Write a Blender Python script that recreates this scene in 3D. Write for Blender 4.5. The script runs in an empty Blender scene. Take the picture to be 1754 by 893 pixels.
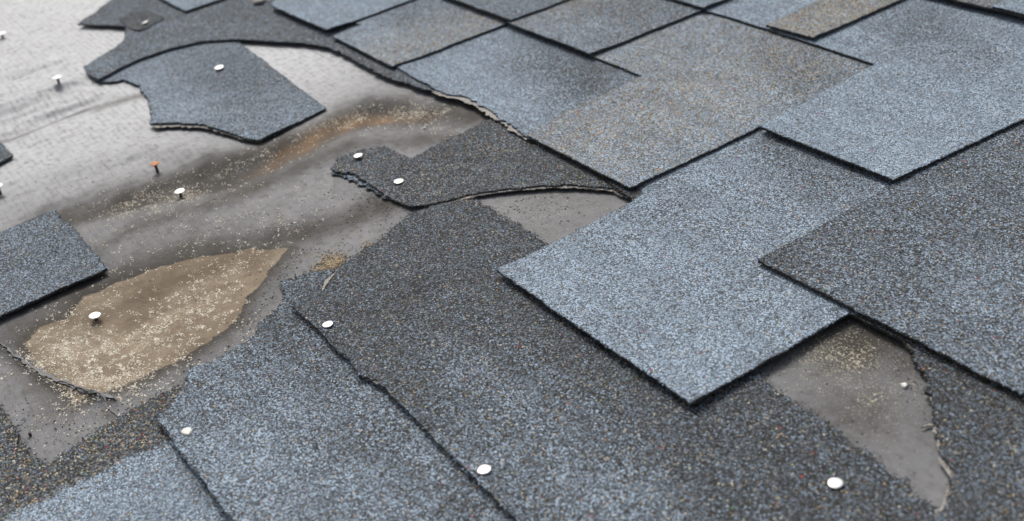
import bpy, math, random
import numpy as np
from mathutils import Matrix, Vector
from mathutils.geometry import delaunay_2d_cdt

# ------------------------------------------------------------------ frame of the roof
# Roof coordinates are millimetres: X along the courses, Y up the slope, Z out of the roof.
MM = 0.001
PITCH = math.radians(12.0)
ROOF = Matrix.Rotation(PITCH, 4, 'X')
CAM_P = Vector((0.6875, -0.3608, 0.4682))
ax = np.array([0.545766, 0.36082634, -0.75626968])
ay = np.array([0.82498115, -0.38947994, 0.40952592])
az = np.array([-0.14678413, -0.84741355, -0.51023983])
FPX, CX, CY = 2046.68, 877.0, 446.5

scene = bpy.context.scene
cam_d = bpy.data.cameras.new('camera')
cam = bpy.data.objects.new('camera', cam_d)
scene.collection.objects.link(cam)
r_ = Vector((ax[0], ay[0], az[0])); d_ = Vector((ax[1], ay[1], az[1])); f_ = Vector((ax[2], ay[2], az[2]))
m3 = Matrix((r_, -d_, -f_)).transposed()
cam.matrix_world = ROOF @ Matrix.Translation(CAM_P) @ m3.to_4x4()
cam_d.sensor_width = 36.0
cam_d.lens = FPX / 1754 * 36.0
cam_d.clip_start = 0.01
cam_d.clip_end = 500
cam_d.dof.use_dof = True
cam_d.dof.focus_distance = 0.90
cam_d.dof.aperture_fstop = 7.5
scene.camera = cam

# ------------------------------------------------------------------ light: bright overcast
SUN_EL, SUN_OFF = math.radians(50), math.radians(28)
fw = (ROOF.to_3x3() @ f_); fw.z = 0; fw.normalize()
hd = Matrix.Rotation(SUN_OFF, 3, 'Z') @ fw
sun_dir = Vector((hd.x * math.cos(SUN_EL), hd.y * math.cos(SUN_EL), math.sin(SUN_EL)))
world = bpy.data.worlds.new('World'); scene.world = world; world.use_nodes = True
wn = world.node_tree.nodes; wl = world.node_tree.links
bg = wn['Background']
sky = wn.new('ShaderNodeTexSky'); sky.sky_type = 'NISHITA'; sky.sun_disc = False
sky.sun_elevation = SUN_EL
sky.sun_rotation = math.atan2(hd.x, hd.y)
sky.air_density = 1.0; sky.dust_density = 6.0; sky.ozone_density = 1.0
hsv = wn.new('ShaderNodeHueSaturation'); hsv.inputs['Saturation'].default_value = 0.5
wl.new(sky.outputs[0], hsv.inputs['Color']); wl.new(hsv.outputs[0], bg.inputs[0])
bg.inputs[1].default_value = 0.11
sun_d = bpy.data.lights.new('sun', 'SUN'); sun_d.energy = 2.2; sun_d.angle = math.radians(22)
sun_d.color = (1.0, 0.975, 0.94)
sun = bpy.data.objects.new('sun', sun_d); scene.collection.objects.link(sun)
sun.rotation_euler = sun_dir.to_track_quat('Z', 'Y').to_euler()
scene.view_settings.view_transform = 'Standard'; scene.view_settings.look = 'None'
scene.view_settings.exposure = 0.18; scene.view_settings.gamma = 1.0
scene.view_settings.use_curve_mapping = False

# ------------------------------------------------------------------ helpers
rng = np.random.default_rng(7)
random.seed(7)
cp = np.array(CAM_P) * 1000.0

def px(x, y, z=0.0):
    """point of the roof (mm) at height z seen at photo pixel x, y"""
    d = np.array([x - CX, y - CY, FPX])
    v = np.array([d @ ax, d @ ay, d @ az])
    t = (z - cp[2]) / v[2]
    return cp[0] + v[0] * t, cp[1] + v[1] * t

def px_on(x, y, zf):
    z = 4.0
    for _ in range(6):
        X, Y = px(x, y, z)
        z = float(zf(np.array([X]), np.array([Y]))[0])
    return X, Y

def to_px(X, Y, Z):
    v = np.stack([X - cp[0], Y - cp[1], Z - cp[2]], -1)
    c = np.stack([v @ np.array([ax[i], ay[i], az[i]]) for i in range(3)], -1)
    return CX + FPX * c[:, 0] / c[:, 2], CY + FPX * c[:, 1] / c[:, 2]

def sight(X, Y, Z=0.0):
    a, b = to_px(np.array([float(X)]), np.array([float(Y)]), np.array([float(Z)]))
    return float(a[0]), float(b[0])
def flat(X, Y, z):
    k = z / cp[2]
    return (X - cp[0] * k) / (1 - k), (Y - cp[1] * k) / (1 - k)

_ph = rng.uniform(0, 6.28, 24); _dr = rng.uniform(0, 6.28, 24)
def lowf(X, Y, scale=60.0, seed=0, n=6):
    """smooth wandering value about -1..1"""
    s = np.zeros_like(X, dtype=float)
    for i in range(n):
        k = (i * 5 + seed * 3) % 24
        w = 6.28 / (scale * (0.6 + 0.28 * i))
        s += np.sin(w * (X * math.cos(_dr[k]) + Y * math.sin(_dr[k])) + _ph[k])
    return s / n * 1.4

def seg_dist(X, Y, pts):
    """distance to a polyline and the signed side"""
    best = np.full(X.shape, 1e9); along = np.zeros(X.shape)
    L = 0.0
    for (x0, y0), (x1, y1) in zip(pts[:-1], pts[1:]):
        dx, dy = x1 - x0, y1 - y0; l2 = dx * dx + dy * dy + 1e-9
        t = np.clip(((X - x0) * dx + (Y - y0) * dy) / l2, 0, 1)
        d = np.hypot(X - x0 - t * dx, Y - y0 - t * dy)
        m = d < best
        best = np.where(m, d, best); along = np.where(m, L + t * math.sqrt(l2), along)
        L += math.sqrt(l2)
    return best, along / max(L, 1e-6)

def inside(X, Y, poly):
    r = np.zeros(X.shape, bool); n = len(poly)
    for i in range(n):
        x0, y0 = poly[i]; x1, y1 = poly[(i + 1) % n]
        if y0 == y1: continue
        c = ((y0 > Y) != (y1 > Y)) & (X < (x1 - x0) * (Y - y0) / (y1 - y0) + x0)
        r ^= c
    return r

def signed(X, Y, poly):
    d, _ = seg_dist(X, Y, list(poly) + [poly[0]])
    return np.where(inside(X, Y, poly), -d, d)

def sm(x, a, b):
    t = np.clip((x - a) / (b - a), 0, 1); return t * t * (3 - 2 * t)

# ------------------------------------------------------------------ material helpers
class NT:
    def __init__(s, name):
        s.m = bpy.data.materials.new(name); s.m.use_nodes = True
        s.t = s.m.node_tree; s.n = s.t.nodes; s.l = s.t.links
        s.b = s.n['Principled BSDF']
    def add(s, t, ins=None, **kw):
        n = s.n.new(t)
        for k, v in kw.items(): setattr(n, k, v)
        for k, v in (ins or {}).items():
            if isinstance(v, (bpy.types.NodeSocket,)): s.l.new(v, n.inputs[k])
            else: n.inputs[k].default_value = v
        return n
    def math(s, op, a, b=0.0, c=None, clamp=False):
        i = {0: a, 1: b}
        if c is not None: i[2] = c
        return s.add('ShaderNodeMath', i, operation=op, use_clamp=clamp).outputs[0]
    def ramp01(s, v, a, b):
        return s.add('ShaderNodeMapRange', {0: v, 1: a, 2: b}, interpolation_type='SMOOTHSTEP').outputs[0]
    def mix(s, f, a, b, blend='MIX'):
        n = s.add('ShaderNodeMix', data_type='RGBA', blend_type=blend)
        for k, v in ((0, f), (6, a), (7, b)):
            if isinstance(v, bpy.types.NodeSocket): s.l.new(v, n.inputs[k])
            else: n.inputs[k].default_value = v if k == 0 else (*v, 1) if len(v) == 3 else v
        return n.outputs[2]
    def attr(s, name): return s.add('ShaderNodeAttribute', attribute_name=name).outputs['Fac']
    def ramp(s, v, stops, mode='LINEAR'):
        n = s.add('ShaderNodeValToRGB', {0: v}); n.color_ramp.interpolation = mode
        e = n.color_ramp.elements
        while len(e) > 1: e.remove(e[-1])
        e[0].position = stops[0][0]; e[0].color = (*stops[0][1], 1)
        for p, c in stops[1:]:
            q = e.new(p); q.color = (*c, 1)
        return n.outputs[0]

def granule_material():
    g = NT('ceramic granules on asphalt')
    co = g.add('ShaderNodeTexCoord').outputs['Object']
    # a little warp so cells are angular chips and not round
    w = g.add('ShaderNodeTexNoise', {'Vector': co, 'Scale': 900.0, 'Detail': 1.0}).outputs['Color']
    cw = g.add('ShaderNodeVectorMath', {0: co, 1: g.add('ShaderNodeVectorMath', {0: w, 'Scale': 0.0005}, operation='SCALE').outputs[0]}, operation='ADD').outputs[0]
    v = g.add('ShaderNodeTexVoronoi', {'Vector': cw, 'Scale': 900.0, 'Randomness': 1.0}, feature='F1', distance='EUCLIDEAN')
    ve = g.add('ShaderNodeTexVoronoi', {'Vector': cw, 'Scale': 900.0, 'Randomness': 1.0}, feature='DISTANCE_TO_EDGE')
    sep = g.add('ShaderNodeSeparateColor', {0: v.outputs['Color']})
    r1, r2, r3 = sep.outputs[0], sep.outputs[1], sep.outputs[2]
    tone = g.attr('tone'); tan = g.attr('tan')
    n1 = g.add('ShaderNodeTexNoise', {'Vector': co, 'Scale': 28.0, 'Detail': 3.0}).outputs[0]
    n2 = g.add('ShaderNodeTexNoise', {'Vector': co, 'Scale': 140.0, 'Detail': 2.0}).outputs[0]
    t = g.math('ADD', tone, g.math('MULTIPLY_ADD', n1, 0.22, -0.11))
    t = g.math('ADD', t, g.math('MULTIPLY_ADD', n2, 0.22, -0.11))
    st_ = g.add('ShaderNodeTexNoise', {'Vector': g.add('ShaderNodeMapping', {0: co, 'Scale': (55.0, 9.0, 20.0)}).outputs[0], 'Scale': 1.0, 'Detail': 4.0}).outputs[0]
    t = g.math('ADD', t, g.math('MULTIPLY_ADD', st_, 0.18, -0.09))
    sc_ = g.add('ShaderNodeTexNoise', {'Vector': co, 'Scale': 65.0, 'Detail': 4.0, 'Roughness': 0.7}).outputs[0]
    t = g.math('SUBTRACT', t, g.math('MULTIPLY', g.ramp01(sc_, 0.66, 0.74), 0.35))
    lv = g.math('MULTIPLY_ADD', g.math('ADD', r1, t), 1.35, -0.74, clamp=True)
    lv = g.math('MULTIPLY', lv, g.math('MULTIPLY_ADD', r3, 0.5, 0.62))
    lv = g.math('MULTIPLY', lv, g.math('MULTIPLY_ADD', tone, 0.75, 0.50, clamp=True))
    col = g.ramp(lv, [(0.0, (0.046, 0.045, 0.043)), (0.22, (0.112, 0.117, 0.122)), (0.55, (0.205, 0.254, 0.308)), (1.0, (0.56, 0.69, 0.83))])
    warm = g.ramp(r3, [(0.0, (0.22, 0.19, 0.14)), (0.30, (0.42, 0.37, 0.26)), (0.66, (0.60, 0.48, 0.28)), (0.82, (0.72, 0.66, 0.50)), (0.90, (0.50, 0.30, 0.14)), (0.965, (0.50, 0.05, 0.035)), (0.985, (0.72, 0.68, 0.55)), (0.995, (0.07, 0.30, 0.10))], 'CONSTANT')
    acc = g.math('LESS_THAN', r2, g.math('MULTIPLY_ADD', tan, 0.5, 0.022))
    col = g.mix(g.math('MULTIPLY', acc, 0.9), col, warm)
    # black asphalt between chips
    gap = g.ramp01(ve.outputs['Distance'], 0.0, 0.12)
    col = g.mix(g.math('MULTIPLY_ADD', gap, 0.88, 0.12), (0.008, 0.008, 0.008), col)
    g.l.new(col, g.b.inputs['Base Color'])
    g.b.inputs['Roughness'].default_value = 0.8
    g.b.inputs['Specular IOR Level'].default_value = 0.10
    h = g.math('ADD', g.math('MULTIPLY', gap, 0.55), g.math('MULTIPLY', r3, 0.5))
    h = g.math('ADD', h, g.math('MULTIPLY', v.outputs['Distance'], -0.5))
    bp = g.add('ShaderNodeBump', {'Strength': 0.85, 'Distance': 0.0008, 'Height': h})
    # each chip faces its own way
    tilt = g.add('ShaderNodeVectorMath', {0: v.outputs['Color'], 1: (0.5, 0.5, 0.5)}, operation='SUBTRACT').outputs[0]
    tilt = g.add('ShaderNodeVectorMath', {0: tilt, 'Scale': 0.5}, operation='SCALE').outputs[0]
    nn = g.add('ShaderNodeVectorMath', {0: bp.outputs[0], 1: tilt}, operation='ADD').outputs[0]
    nn = g.add('ShaderNodeVectorMath', {0: nn}, operation='NORMALIZE').outputs[0]
    g.l.new(nn, g.b.inputs['Normal'])
    return g.m

def simple_material(name, c0, c1, scale, rough, bump=0.3, bdist=0.0004, spec=0.4, metal=0.0):
    g = NT(name)
    co = g.add('ShaderNodeTexCoord').outputs['Object']
    n = g.add('ShaderNodeTexNoise', {'Vector': co, 'Scale': scale, 'Detail': 5.0, 'Roughness': 0.65}).outputs[0]
    col = g.ramp(g.ramp01(n, 0.32, 0.68), [(0, c0), (1, c1)])
    g.l.new(col, g.b.inputs['Base Color'])
    g.b.inputs['Roughness'].default_value = rough; g.b.inputs['Metallic'].default_value = metal
    g.b.inputs['Specular IOR Level'].default_value = spec
    g.l.new(g.add('ShaderNodeBump', {'Strength': bump, 'Distance': bdist, 'Height': n}).outputs[0], g.b.inputs['Normal'])
    return g.m

def felt_material():
    g = NT('weathered roofing felt')
    co = g.add('ShaderNodeTexCoord').outputs['Object']
    sx = g.add('ShaderNodeSeparateXYZ', {0: co})
    damp_shade, stain, pale = g.attr('damp_shade'), g.attr('stain'), g.attr('pale')  # wet felt plus shade painted along folds and creases
    big = g.add('ShaderNodeTexNoise', {'Vector': co, 'Scale': 14.0, 'Detail': 5.0, 'Roughness': 0.6}).outputs[0]
    mid = g.add('ShaderNodeTexNoise', {'Vector': co, 'Scale': 120.0, 'Detail': 4.0, 'Roughness': 0.7}).outputs[0]
    fine = g.add('ShaderNodeTexNoise', {'Vector': co, 'Scale': 900.0, 'Detail': 3.0, 'Roughness': 0.7}).outputs[0]
    col = g.mix(g.ramp01(big, 0.3, 0.7), (0.120, 0.121, 0.125), (0.185, 0.187, 0.192))
    col = g.mix(g.math('MULTIPLY', pale, 0.85), col, (0.315, 0.33, 0.352))
    # rows of woven marks
    wob = g.add('ShaderNodeVectorMath', {0: g.add('ShaderNodeTexNoise', {'Vector': co, 'Scale': 60.0}).outputs['Color'], 'Scale': 0.004}, operation='SCALE').outputs[0]
    c2 = g.add('ShaderNodeVectorMath', {0: co, 1: wob}, operation='ADD').outputs[0]
    s2 = g.add('ShaderNodeSeparateXYZ', {0: c2})
    rows = g.math('SINE', g.math('MULTIPLY', s2.outputs[1], 6.283 / 0.0066))
    dash = g.add('ShaderNodeTexNoise', {'Vector': g.add('ShaderNodeMapping', {0: co, 'Scale': (36.0, 230.0, 1.0)}).outputs[0], 'Scale': 1.0, 'Detail': 3.0}).outputs[0]
    weave = g.math('MULTIPLY', g.ramp01(rows, -0.4, 0.9), g.ramp01(dash, 0.36, 0.60))
    wmask = g.math('MULTIPLY', g.math('MULTIPLY', weave, g.ramp01(mid, 0.35, 0.62)), g.math('SUBTRACT', 1.0, damp_shade, clamp=True))
    wamt = g.math('MULTIPLY', wmask, g.math('MULTIPLY_ADD', pale, 0.36, 0.36))
    col = g.mix(wamt, col, (0.14, 0.14, 0.142))
    # grime
    col = g.mix(g.math('MULTIPLY', g.ramp01(mid, 0.45, 0.72), 0.5), col, (0.095, 0.092, 0.088))
    dk = g.math('ADD', damp_shade, g.math('MULTIPLY_ADD', big, 0.9, -0.45))
    dk = g.math('ADD', dk, g.math('MULTIPLY_ADD', mid, 0.5, -0.25))
    col = g.mix(g.math('MULTIPLY', g.ramp01(dk, 0.05, 0.95), 0.93), col, (0.055, 0.049, 0.042))
    # dried brown silt
    streak = g.add('ShaderNodeTexNoise', {'Vector': g.add('ShaderNodeMapping', {0: co, 'Scale': (60.0, 26.0, 10.0)}).outputs[0], 'Scale': 1.0, 'Detail': 5.0}).outputs[0]
    brown = g.mix(g.ramp01(streak, 0.3, 0.75), (0.165, 0.129, 0.092), (0.275, 0.222, 0.162))
    brown = g.mix(g.math('MULTIPLY', g.ramp01(mid, 0.45, 0.75), 0.5), brown, (0.34, 0.285, 0.215))
    brown = g.mix(g.math('MULTIPLY', g.ramp01(big, 0.45, 0.7), 0.55), brown, (0.135, 0.100, 0.070))
    st = g.math('ADD', stain, g.math('MULTIPLY_ADD', mid, 0.50, -0.25))
    st = g.math('ADD', st, g.math('MULTIPLY_ADD', g.add('ShaderNodeTexNoise', {'Vector': co, 'Scale': 45.0, 'Detail': 2.0}).outputs[0], 0.85, -0.42))
    sf = g.math('MULTIPLY', g.ramp01(st, 0.42, 0.55), 0.96)
    col = g.mix(sf, col, brown)
    col = g.mix(g.math('MULTIPLY', g.attr('ochre'), 0.85), col, (0.26, 0.155, 0.075))
    col = g.mix(g.attr('silt'), col, (0.32, 0.26, 0.19))
    # chalky crust bedded in the surface
    ck = g.add('ShaderNodeTexNoise', {'Vector': co, 'Scale': 520.0, 'Detail': 2.5, 'Roughness': 0.6}).outputs[0]
    ck2 = g.add('ShaderNodeTexNoise', {'Vector': g.add('ShaderNodeMapping', {0: co, 'Scale': (60.0, 35.0, 1.0)}).outputs[0], 'Scale': 1.0, 'Detail': 3.0}).outputs[0]
    cs = g.math('ADD', ck, g.math('MULTIPLY_ADD', ck2, 0.42, -0.21))
    cs = g.math('ADD', cs, g.math('MULTIPLY', rows, 0.028))
    cth = g.math('MULTIPLY_ADD', g.attr('scuff'), -0.27, 0.785)
    cm = g.ramp01(g.math('SUBTRACT', cs, cth), 0.0, 0.035)
    col = g.mix(g.math('MULTIPLY', cm, 0.85), col, g.mix(g.ramp01(fine, .35, .65), (0.30, 0.26, 0.19), (0.60, 0.55, 0.45)))
    # long pale wipes
    wp = g.add('ShaderNodeTexNoise', {'Vector': g.add('ShaderNodeMapping', {0: co, 'Rotation': (0, 0, 0.12), 'Scale': (140.0, 9.0, 1.0)}).outputs[0], 'Scale': 1.0, 'Detail': 4.0}).outputs[0]
    col = g.mix(g.math('MULTIPLY', g.ramp01(wp, 0.56, 0.72), g.math('MULTIPLY', g.math('MULTIPLY_ADD', sf, 0.16, 0.08), g.math('SUBTRACT', 1.15, damp_shade, clamp=True))), col, (0.34, 0.30, 0.25))
    # salt and pepper
    col = g.mix(g.math('MULTIPLY', g.ramp01(fine, 0.60, 0.72), 0.5), col, (0.05, 0.048, 0.045))
    col = g.mix(g.math('MULTIPLY', g.ramp01(fine, 0.40, 0.28), g.math('MULTIPLY_ADD', damp_shade, -0.24, 0.25)), col, (0.34, 0.335, 0.33))
    g.l.new(col, g.b.inputs['Base Color'])
    ro = g.math('ADD', g.math('MULTIPLY_ADD', damp_shade, 0.05, 0.52), g.math('MULTIPLY_ADD', mid, 0.3, -0.15))
    g.l.new(ro, g.b.inputs['Roughness'])
    g.l.new(g.math('MULTIPLY', g.math('MULTIPLY_ADD', pale, 0.40, 0.16), g.math('SUBTRACT', 1.1, damp_shade, clamp=True)), g.b.inputs['Specular IOR Level'])
    h = g.math('ADD', g.math('MULTIPLY', fine, 0.5), g.math('MULTIPLY', mid, 0.8))
    h = g.math('ADD', h, g.math('MULTIPLY', wmask, -0.4))
    g.l.new(g.add('ShaderNodeBump', {'Strength': 0.9, 'Distance': 0.0009, 'Height': h}).outputs[0], g.b.inputs['Normal'])
    return g.m

def wood_material():
    g = NT('plywood sheathing')
    co = g.add('ShaderNodeTexCoord').outputs['Object']
    n = g.add('ShaderNodeTexNoise', {'Vector': g.add('ShaderNodeMapping', {0: co, 'Scale': (4.0, 60.0, 60.0)}).outputs[0], 'Scale': 2.0, 'Detail': 6.0}).outputs[0]
    g.l.new(g.ramp(n, [(0.3, (0.22, 0.14, 0.08)), (0.7, (0.42, 0.30, 0.18))]), g.b.inputs['Base Color'])
    g.b.inputs['Roughness'].default_value = 0.8
    return g.m

M_GRAN = granule_material()
M_EDGE = simple_material('asphalt cut edge', (0.012, 0.012, 0.012), (0.075, 0.070, 0.063), 900, 0.7, 0.8)
M_MAT = simple_material('torn glass fibre mat', (0.15, 0.14, 0.125), (0.42, 0.40, 0.37), 700, 0.85, 0.9, 0.0006)
M_FELT = felt_material()
M_WOOD = wood_material()
M_NAIL = simple_material('galvanised nail', (0.60, 0.61, 0.60), (0.76, 0.76, 0.75), 400, 0.42, 0.15, 0.0001, 0.6, 0.25)
M_SHANK = simple_material('dull steel', (0.05, 0.05, 0.05), (0.16, 0.15, 0.14), 900, 0.45, 0.3, 0.0002, 0.5, 0.6)
M_RUST = simple_material('orange rust', (0.30, 0.10, 0.025), (0.62, 0.26, 0.08), 600, 0.7, 0.5)
M_CREAM = simple_material('cream mineral crust', (0.55, 0.49, 0.38), (0.85, 0.80, 0.68), 300, 0.8)
M_LICHEN = simple_material('pale yellow grit', (0.24, 0.225, 0.165), (0.56, 0.53, 0.41), 260, 0.85)
M_DUST = simple_material('brown wood dust', (0.26, 0.20, 0.13), (0.60, 0.49, 0.34), 260, 0.9, 0.8)
M_DARKG = simple_material('dark loose grit', (0.015, 0.016, 0.018), (0.075, 0.08, 0.09), 300, 0.7)
M_BLUEG = simple_material('blue loose grit', (0.10, 0.13, 0.18), (0.32, 0.38, 0.46), 260, 0.7)
M_AMBER = simple_material('amber loose grit', (0.45, 0.25, 0.08), (0.66, 0.44, 0.2), 260, 0.7)
M_WHITE = simple_material('white flake', (0.62, 0.60, 0.55), (0.84, 0.82, 0.78), 500, 0.7)
M_GROUND = simple_material('grass and soil', (0.05, 0.06, 0.03), (0.10, 0.10, 0.06), 0.8, 0.95)

# ------------------------------------------------------------------ objects
def link(name, me, parent=None, origin=(0, 0, 0)):
    o = bpy.data.objects.new(name, me)
    scene.collection.objects.link(o)
    if parent: o.parent = parent
    else: o.matrix_world = ROOF @ Matrix.Translation(Vector(origin) * MM)
    return o
def tag(o, label, cat, group=None):
    o['label'] = label; o['category'] = cat
    if group: o['group'] = group
    return o

def mesh_np(name, co, faces_tri=None, quads=None, mats=(), mat_idx=None, attrs=None, smooth=True):
    me = bpy.data.meshes.new(name)
    co = np.asarray(co, np.float32) * MM
    if faces_tri is not None and len(faces_tri):
        f = np.asarray(faces_tri, np.int32); k = 3
    else:
        f = np.asarray(quads, np.int32); k = 4
    me.vertices.add(len(co)); me.vertices.foreach_set('co', co.ravel())
    me.loops.add(f.size); me.loops.foreach_set('vertex_index', f.ravel())
    me.polygons.add(len(f)); me.polygons.foreach_set('loop_start', np.arange(0, f.size, k, dtype=np.int32))
    me.polygons.foreach_set('loop_total', np.full(len(f), k, np.int32))
    for m in mats: me.materials.append(m)
    if mat_idx is not None: me.polygons.foreach_set('material_index', np.asarray(mat_idx, np.int32))
    me.polygons.foreach_set('use_smooth', np.full(len(f), smooth, bool))
    for k2, v in (attrs or {}).items():
        a = me.attributes.new(k2, 'FLOAT', 'POINT'); a.data.foreach_set('value', np.asarray(v, np.float32))
    me.update(calc_edges=True); me.validate()
    return me

OCT = np.array([[1, 0, 0], [-1, 0, 0], [0, 1, 0], [0, -1, 0], [0, 0, 1], [0, 0, -1]], float)
OCF = np.array([[0, 2, 4], [2, 1, 4], [1, 3, 4], [3, 0, 4], [2, 0, 5], [1, 2, 5], [3, 1, 5], [0, 3, 5]])
def chips(P, size, flat=0.6):
    """angular chips (mm) centred on the points P, each with its own size and turn"""
    n = len(P)
    q = rng.normal(size=(n, 4)); q /= np.linalg.norm(q, axis=1)[:, None]
    w, x, y, z = q.T
    R = np.stack([1 - 2 * (y * y + z * z), 2 * (x * y - z * w), 2 * (x * z + y * w), 2 * (x * y + z * w), 1 - 2 * (x * x + z * z), 2 * (y * z - x * w), 2 * (x * z - y * w), 2 * (y * z + x * w), 1 - 2 * (x * x + y * y)], -1).reshape(n, 3, 3)
    v = OCT[None] * rng.uniform(0.78, 1.18, (n, 6, 1)) * np.asarray(size).reshape(-1, 1, 1)
    v = np.einsum('nij,nkj->nki', R, v); v[..., 2] *= flat
    v += P[:, None, :]
    f = OCF[None] + (np.arange(n) * 6)[:, None, None]
    return v.reshape(-1, 3), f.reshape(-1, 3)

def micro(X, Y):
    return 0.45 * lowf(X, Y, 90, 1) + 0.22 * lowf(X, Y, 24, 2)

def outline_points(pts, zf, closed=True, step=1.6):
    """pts: ('p', x, y[, rough]) photo pixels or ('m', X, Y[, rough]) mm as sighted on the bare deck; rough belongs to the edge that starts there"""
    K = []
    for p in pts:
        r = p[3] if len(p) > 3 else 0.3
        u, v = (p[1], p[2]) if p[0] == 'p' else sight(p[1], p[2])
        K.append((*px_on(u, v, zf), r))
    out = []
    n = len(K)
    for i in range(n if closed else n - 1):
        x0, y0, r = K[i]; x1, y1, _ = K[(i + 1) % n]
        L = math.hypot(x1 - x0, y1 - y0); m = max(1, int(L / step))
        nx, ny = -(y1 - y0) / (L + 1e-9), (x1 - x0) / (L + 1e-9)
        t = np.arange(m) / m
        if r < 0: j = np.zeros(m)
        else:
            s = t * L; j = np.zeros(m)
            for sc, am in ((30, 0.6), (9, 0.7), (3.2, 0.55 if r < 0.55 else 0.95)):
                kn = rng.normal(size=int(L / sc) + 3)
                j += am * np.interp(s / sc, np.arange(len(kn)), kn)
            j *= r * np.minimum(1, np.minimum(t, 1 - t) * L / 4.0 + 0.15)
        for k in range(m):
            out.append((x0 + (x1 - x0) * t[k] + nx * j[k], y0 + (y1 - y0) * t[k] + ny * j[k]))
    return out

def sheet(name, pts, zf, t, parent=None, origin=None, mats=(M_GRAN, M_EDGE), grid=5.0, tone=None, tan=None, fringe=True, step=1.6, noise=True, edge_fringe=0.42):
    """a thick flexible sheet cut to an outline and laid over zf"""
    zz = (lambda X, Y: zf(X, Y) + micro(X, Y)) if noise else zf
    ol = outline_points(pts, zz, step=step)
    P = np.array(ol)
    x0, y0 = P.min(0); x1, y1 = P.max(0)
    gx, gy = np.meshgrid(np.arange(x0, x1, grid), np.arange(y0, y1, grid))
    gx = gx.ravel() + rng.uniform(-.35, .35, gx.size) * grid; gy = gy.ravel() + rng.uniform(-.35, .35, gy.size) * grid
    k = inside(gx, gy, ol); gx, gy = gx[k], gy[k]
    if len(gx):
        d = np.min(np.hypot(gx[:, None] - P[None, ::2, 0], gy[:, None] - P[None, ::2, 1]), 1) if len(gx) * len(P) < 3e7 else np.full(len(gx), 9.)
        k = d > 1.5; gx, gy = gx[k], gy[k]
    n = len(ol)
    vs = [Vector(p) for p in ol] + [Vector((a, b)) for a, b in zip(gx, gy)]
    ed = [(i, (i + 1) % n) for i in range(n)]
    vo, eo, fo, ov, oe, of = delaunay_2d_cdt(vs, ed, [list(range(n))], 1, 1e-4)
    V = np.array([(v.x, v.y) for v in vo])
    F = np.array([f for f in fo if len(f) == 3])
    a = V[F[:, 1]] - V[F[:, 0]]; b = V[F[:, 2]] - V[F[:, 0]]
    flip = (a[:, 0] * b[:, 1] - a[:, 1] * b[:, 0]) < 0
    F[flip] = F[flip][:, ::-1]
    Z = zz(V[:, 0], V[:, 1])
    # boundary edges from the triangles themselves
    E = np.concatenate([F[:, [0, 1]], F[:, [1, 2]], F[:, [2, 0]]])
    key = set(map(tuple, E)); B = np.array([e for e in map(tuple, E) if (e[1], e[0]) not in key])
    top = np.column_stack([V, Z])
    if origin is None:
        origin = (float(P[:, 0].mean()), float(P[:, 1].mean()), 0.0)
    bot = np.column_stack([V, Z - t])
    bi = np.unique(B); bot[bi, :2] += rng.normal(0, 0.25, (len(bi), 2))
    nv = len(V)
    # wall: own ring of vertices so that shading breaks at the edge; middle ring bulges a little
    rid = {v: i for i, v in enumerate(bi)}
    ring_t = top[bi] - [0, 0, 0.0]; ring_m = (top[bi] + bot[bi]) / 2 + np.column_stack([rng.normal(0, .3, (len(bi), 2)), np.zeros(len(bi))]); ring_b = bot[bi].copy()
    o1 = 2 * nv; o2 = o1 + len(bi); o3 = o2 + len(bi)
    A = np.array([[rid[e[0]], rid[e[1]]] for e in B])
    W = []
    for u, l in ((o1, o2), (o2, o3)):
        W.append(np.column_stack([A[:, 0] + u, A[:, 0] + l, A[:, 1] + l])); W.append(np.column_stack([A[:, 0] + u, A[:, 1] + l, A[:, 1] + u]))
    W = np.concatenate(W)
    co = np.concatenate([top, bot, ring_t, ring_m, ring_b])
    faces = np.concatenate([F, F[:, ::-1] + nv, W])
    mi = np.concatenate([np.zeros(len(F)), np.ones(len(F)), np.ones(len(W))])
    upx, upy = to_px(co[:, 0], co[:, 1], co[:, 2])
    at = {}
    tf = tone or (lambda u, v, X, Y: np.full(u.shape, 0.5)); nf = tan or (lambda u, v, X, Y: np.zeros(u.shape))
    at['tone'] = tf(upx, upy, co[:, 0], co[:, 1]); at['tan'] = nf(upx, upy, co[:, 0], co[:, 1])
    me = mesh_np(name, co - np.array(origin), faces_tri=faces, mats=mats, mat_idx=mi, attrs=at)
    o = link(name, me, parent, origin)
    if parent: o.matrix_parent_inverse = Matrix.Identity(4)
    o['_o'] = origin
    if fringe:
        m = len(P); rep = 3
        idx = np.repeat(np.arange(m), rep)
        Q = P[idx] + rng.normal(0, edge_fringe, (m * rep, 2)) 
        zq = zz(Q[:, 0], Q[:, 1]); zq = zq - np.abs(rng.normal(0, 0.35, len(zq))) * 1.0
        C, CF = chips(np.column_stack([Q, zq]), rng.uniform(0.35, 0.95, m * rep))
        u, v = to_px(C[:, 0], C[:, 1], C[:, 2])
        me2 = mesh_np('edge_granules', C - np.array(origin), faces_tri=CF, mats=[mats[0]],
                      attrs={'tone': tf(u, v, C[:, 0], C[:, 1]) , 'tan': nf(u, v, C[:, 0], C[:, 1])}, smooth=False)
        q = link('edge_granules', me2, o); q['kind'] = 'stuff'
    return o

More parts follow.
